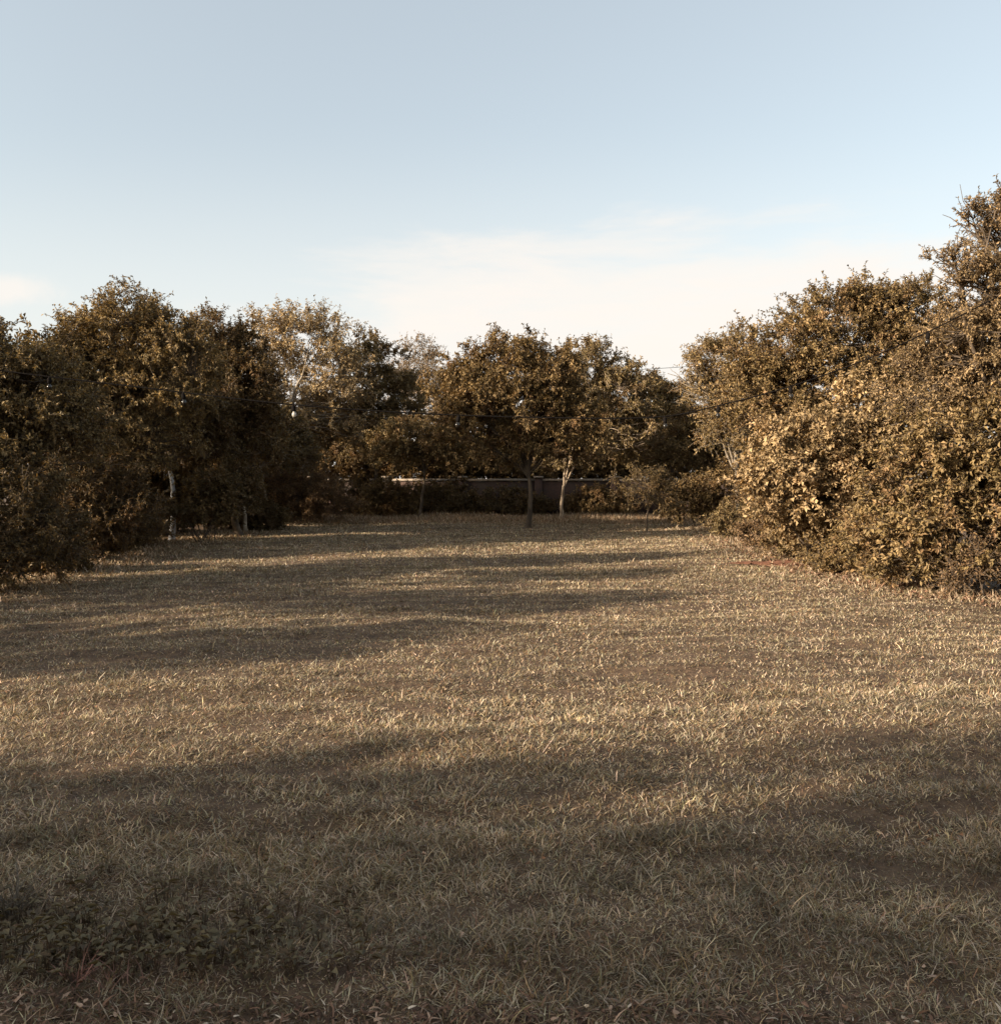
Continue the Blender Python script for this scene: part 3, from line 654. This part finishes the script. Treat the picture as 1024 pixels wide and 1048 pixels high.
# ------------------------------------------------------------------ boundary wall
def boxm(x0, x1, y0, y1, z0, z1, bev=.0):
    V = np.array([[x0, y0, z0], [x1, y0, z0], [x1, y1, z0], [x0, y1, z0], [x0, y0, z1], [x1, y0, z1], [x1, y1, z1], [x0, y1, z1]], float)
    q = np.array([[0, 3, 2, 1], [4, 5, 6, 7], [0, 1, 5, 4], [1, 2, 6, 5], [2, 3, 7, 6], [3, 0, 4, 7]])
    return V, q
def wall():
    y = 46.5
    root = empty('boundary_wall', (0, y, 0), 'low brown brick wall with a pale coping behind the far trees', 'wall')
    for i in range(12):
        x0 = -22 + i * 4.0
        V, q = boxm(x0 + .2, x0 + 3.8, -.11, .11, -.3, 1.74); link('wall_panel', make_mesh('wall_panel', V, [q], M_BRICK), root)
        V, q = boxm(x0 + .21, x0 + 3.79, -.17, .17, 1.742, 1.86); link('coping', make_mesh('coping', V, [q], M_COPE), root)
        V, q = boxm(x0 - .2, x0 + .198, -.2, .2, -.3, 1.90); p = link('pier', make_mesh('pier', V, [q], M_BRICK), root)
        V, q = boxm(x0 - .25, x0 + .25, -.25, .25, 1.902, 2.0); link('cap', make_mesh('cap', V, [q], M_COPE), p)
wall()

# ------------------------------------------------------------------ string of bulbs and overhead wire
def polytube(pts, rad, sub=6, S=6):
    pts = np.array(pts); K = len(pts)
    t = np.arange(K); tt = np.linspace(0, K - 1, (K - 1) * sub + 1)
    # Catmull-Rom
    P = np.concatenate([[2 * pts[0] - pts[1]], pts, [2 * pts[-1] - pts[-2]]]); o = []
    for u in tt:
        i = min(int(u), K - 2); f = u - i; a, b_, c, d = P[i:i + 4]
        o.append(.5 * (2 * b_ + (c - a) * f + (2 * a - 5 * b_ + 4 * c - d) * f * f + (3 * b_ - a - 3 * c + d) * f ** 3))
    o = np.array(o)[None]; return tubes(o, np.full(o.shape[:2], rad), S) + (o[0],)
def lathe(prof, S=12):
    pr = np.array(prof); n = len(pr); a = np.arange(S) * 2 * pi / S
    V = np.stack([pr[:, :1] * np.cos(a), pr[:, :1] * np.sin(a), np.repeat(pr[:, 1:], S, 1)], -1).reshape(-1, 3)
    i = np.arange(n * S).reshape(n, S); nx = np.roll(i, -1, 1)
    return V, np.stack([i[:-1], i[1:], nx[1:], nx[:-1]], -1).reshape(-1, 4)
def string():
    ctl = [(-70, 366, 13.2), (0, 379, 13.2), (150, 397, 13.3), (300, 414, 13.4), (450, 424, 13.5), (600, 428, 13.5), (680, 426, 13.5), (735, 415, 13.4), (800, 398, 13.3), (870, 374, 13.2), (940, 344, 13.1), (1020, 304, 13.0)]
    pts = [at(*c) for c in ctl]
    root = empty('bulb_string', tuple(pts[5]), 'sagging black cable with dark hanging bulbs strung across the field', 'string lights')
    inv = mathutils.Matrix.Translation(-mathutils.Vector(pts[5]))
    V, q, line = polytube(pts, .0115, 8)
    link('cable', make_mesh('cable', V, [q], M_CABLE, smooth=True), root).matrix_parent_inverse = inv
    sv, sq = lathe([(.0, .02), (.012, .018), (.014, 0), (.03, -.015), (.032, -.085), (.027, -.09), (.0, -.092)])
    bv, bq = lathe([(.0, -.0925), (.022, -.093), (.026, -.105), (.046, -.135), (.050, -.155), (.043, -.182), (.025, -.2), (.0, -.206)])
    hv, hq = lathe([(.0, .012), (.006, .012), (.006, -.04), (.0, -.04)], 6)
    sm = make_mesh('socket', sv, [sq], M_CABLE, smooth=True); bm_ = make_mesh('bulb', bv, [bq], M_DGLASS, smooth=True); bw_ = make_mesh('pale_bulb', bv, [bq], M_GLASS, smooth=True)
    for px in (58, 196, 307, 472, 678, 735, 809, 940):
        cx_ = (px - 512) / F * 13.35
        i = np.argmin(np.abs(line[:, 0] - cx_)); p = line[i]
        s = link('socket', sm, root); s.location = p - np.array([0, 0, .012]); s.matrix_parent_inverse = inv
        s.rotation_euler = (rng.normal(0, .06), rng.normal(0, .1), 0)
        bb = link('bulb', bw_ if px == 307 else bm_, s); bb.scale = (.72, .72, .8); bb.location = (0, 0, -.018)
        if px == 307: tag(bb, 'pale milky bulb')
string()
def wire():
    pts = [at(150, 377, 33), at(350, 385, 33), at(560, 381, 33), at(690, 376, 33), at(850, 362, 33), at(1000, 345, 33)]
    V, q, _ = polytube(pts, .009, 6)
    tag(link('overhead_wire', make_mesh('wire', V, [q], M_CABLE, smooth=True)), 'thin overhead wire crossing the gap of sky behind the trees', 'wire')
wire()

# ------------------------------------------------------------------ bare red soil along the right edge
def red_patch(cx, cy, rx, ry, lab, s):
    r = np.random.default_rng(s); a = np.linspace(0, 2 * pi, 40, endpoint=False); nr = 8
    k = 1 + .22 * np.sin(3 * a + r.uniform(0, 6)) + .14 * np.sin(5 * a + r.uniform(0, 6)) + .08 * np.sin(9 * a + r.uniform(0, 6))
    V = [];
    for i in range(nr + 1):
        f = i / nr; x = cx + rx * f * k * np.cos(a); y = cy + ry * f * k * np.sin(a)
        V.append(np.stack([x, y, terr(x, y) + .045 * (1 - f ** 3) - .006 + .012 * hnoise(x, y, 6, s) * (1 - f)], -1))
    V = np.concatenate(V); i = np.arange((nr + 1) * 40).reshape(nr + 1, 40); nx = np.roll(i, -1, 1)
    q = np.stack([i[:-1], i[1:], nx[1:], nx[:-1]], -1).reshape(-1, 4)
    tag(link('soil', make_mesh('soil', V, [q], M_RED, smooth=True)), lab, 'soil', kind='structure')
red_patch(gx(800, 17.6), 17.6, 1.0, .62, 'bare reddish soil patch beside the right shrubs', 5)
red_patch(gx(850, 18.0), 16.9, .75, .52, 'smaller bare reddish soil patch under the rounded shrub', 6)

# ------------------------------------------------------------------ near-corner weeds that can be told apart
def tuft(name, lab, cat, x, y, n, L, col, seed, part='blades', lean=.5, W=.005):
    r = np.random.default_rng(seed); root = empty(name, (x, y, 0), lab, cat)
    X = x + r.normal(0, .025, n); Y = y + r.normal(0, .025, n)
    V, fs, tri, C = blades(X, Y, r.uniform(.5, 1, n) * L, np.full(n, W), np.abs(r.normal(lean, .3, n)), np.array(col) * r.uniform(.6, 1.3, (n, 1)), r, 5, curl=.9)
    link(part, make_mesh(name, V, fs + [tri], M_GRASS, C), root).matrix_parent_inverse = mathutils.Matrix.Translation((-x, -y, 0))
tuft('grass_tuft', 'tall grass tuft at the near left corner of the picture', 'grass tuft', -1.82, 3.25, 60, .30, (.11, .09, .07), 1)
tuft('dry_weed', 'reddish dry weed tuft low in the near left corner', 'weed', -1.36, 2.78, 34, .16, (.26, .13, .10), 2, part='stalks', W=.004)
tuft('dry_weed', 'small pinkish dry weed right of the reddish one in the corner', 'weed', -1.22, 2.74, 24, .13, (.24, .13, .10), 3, part='stalks', W=.004)
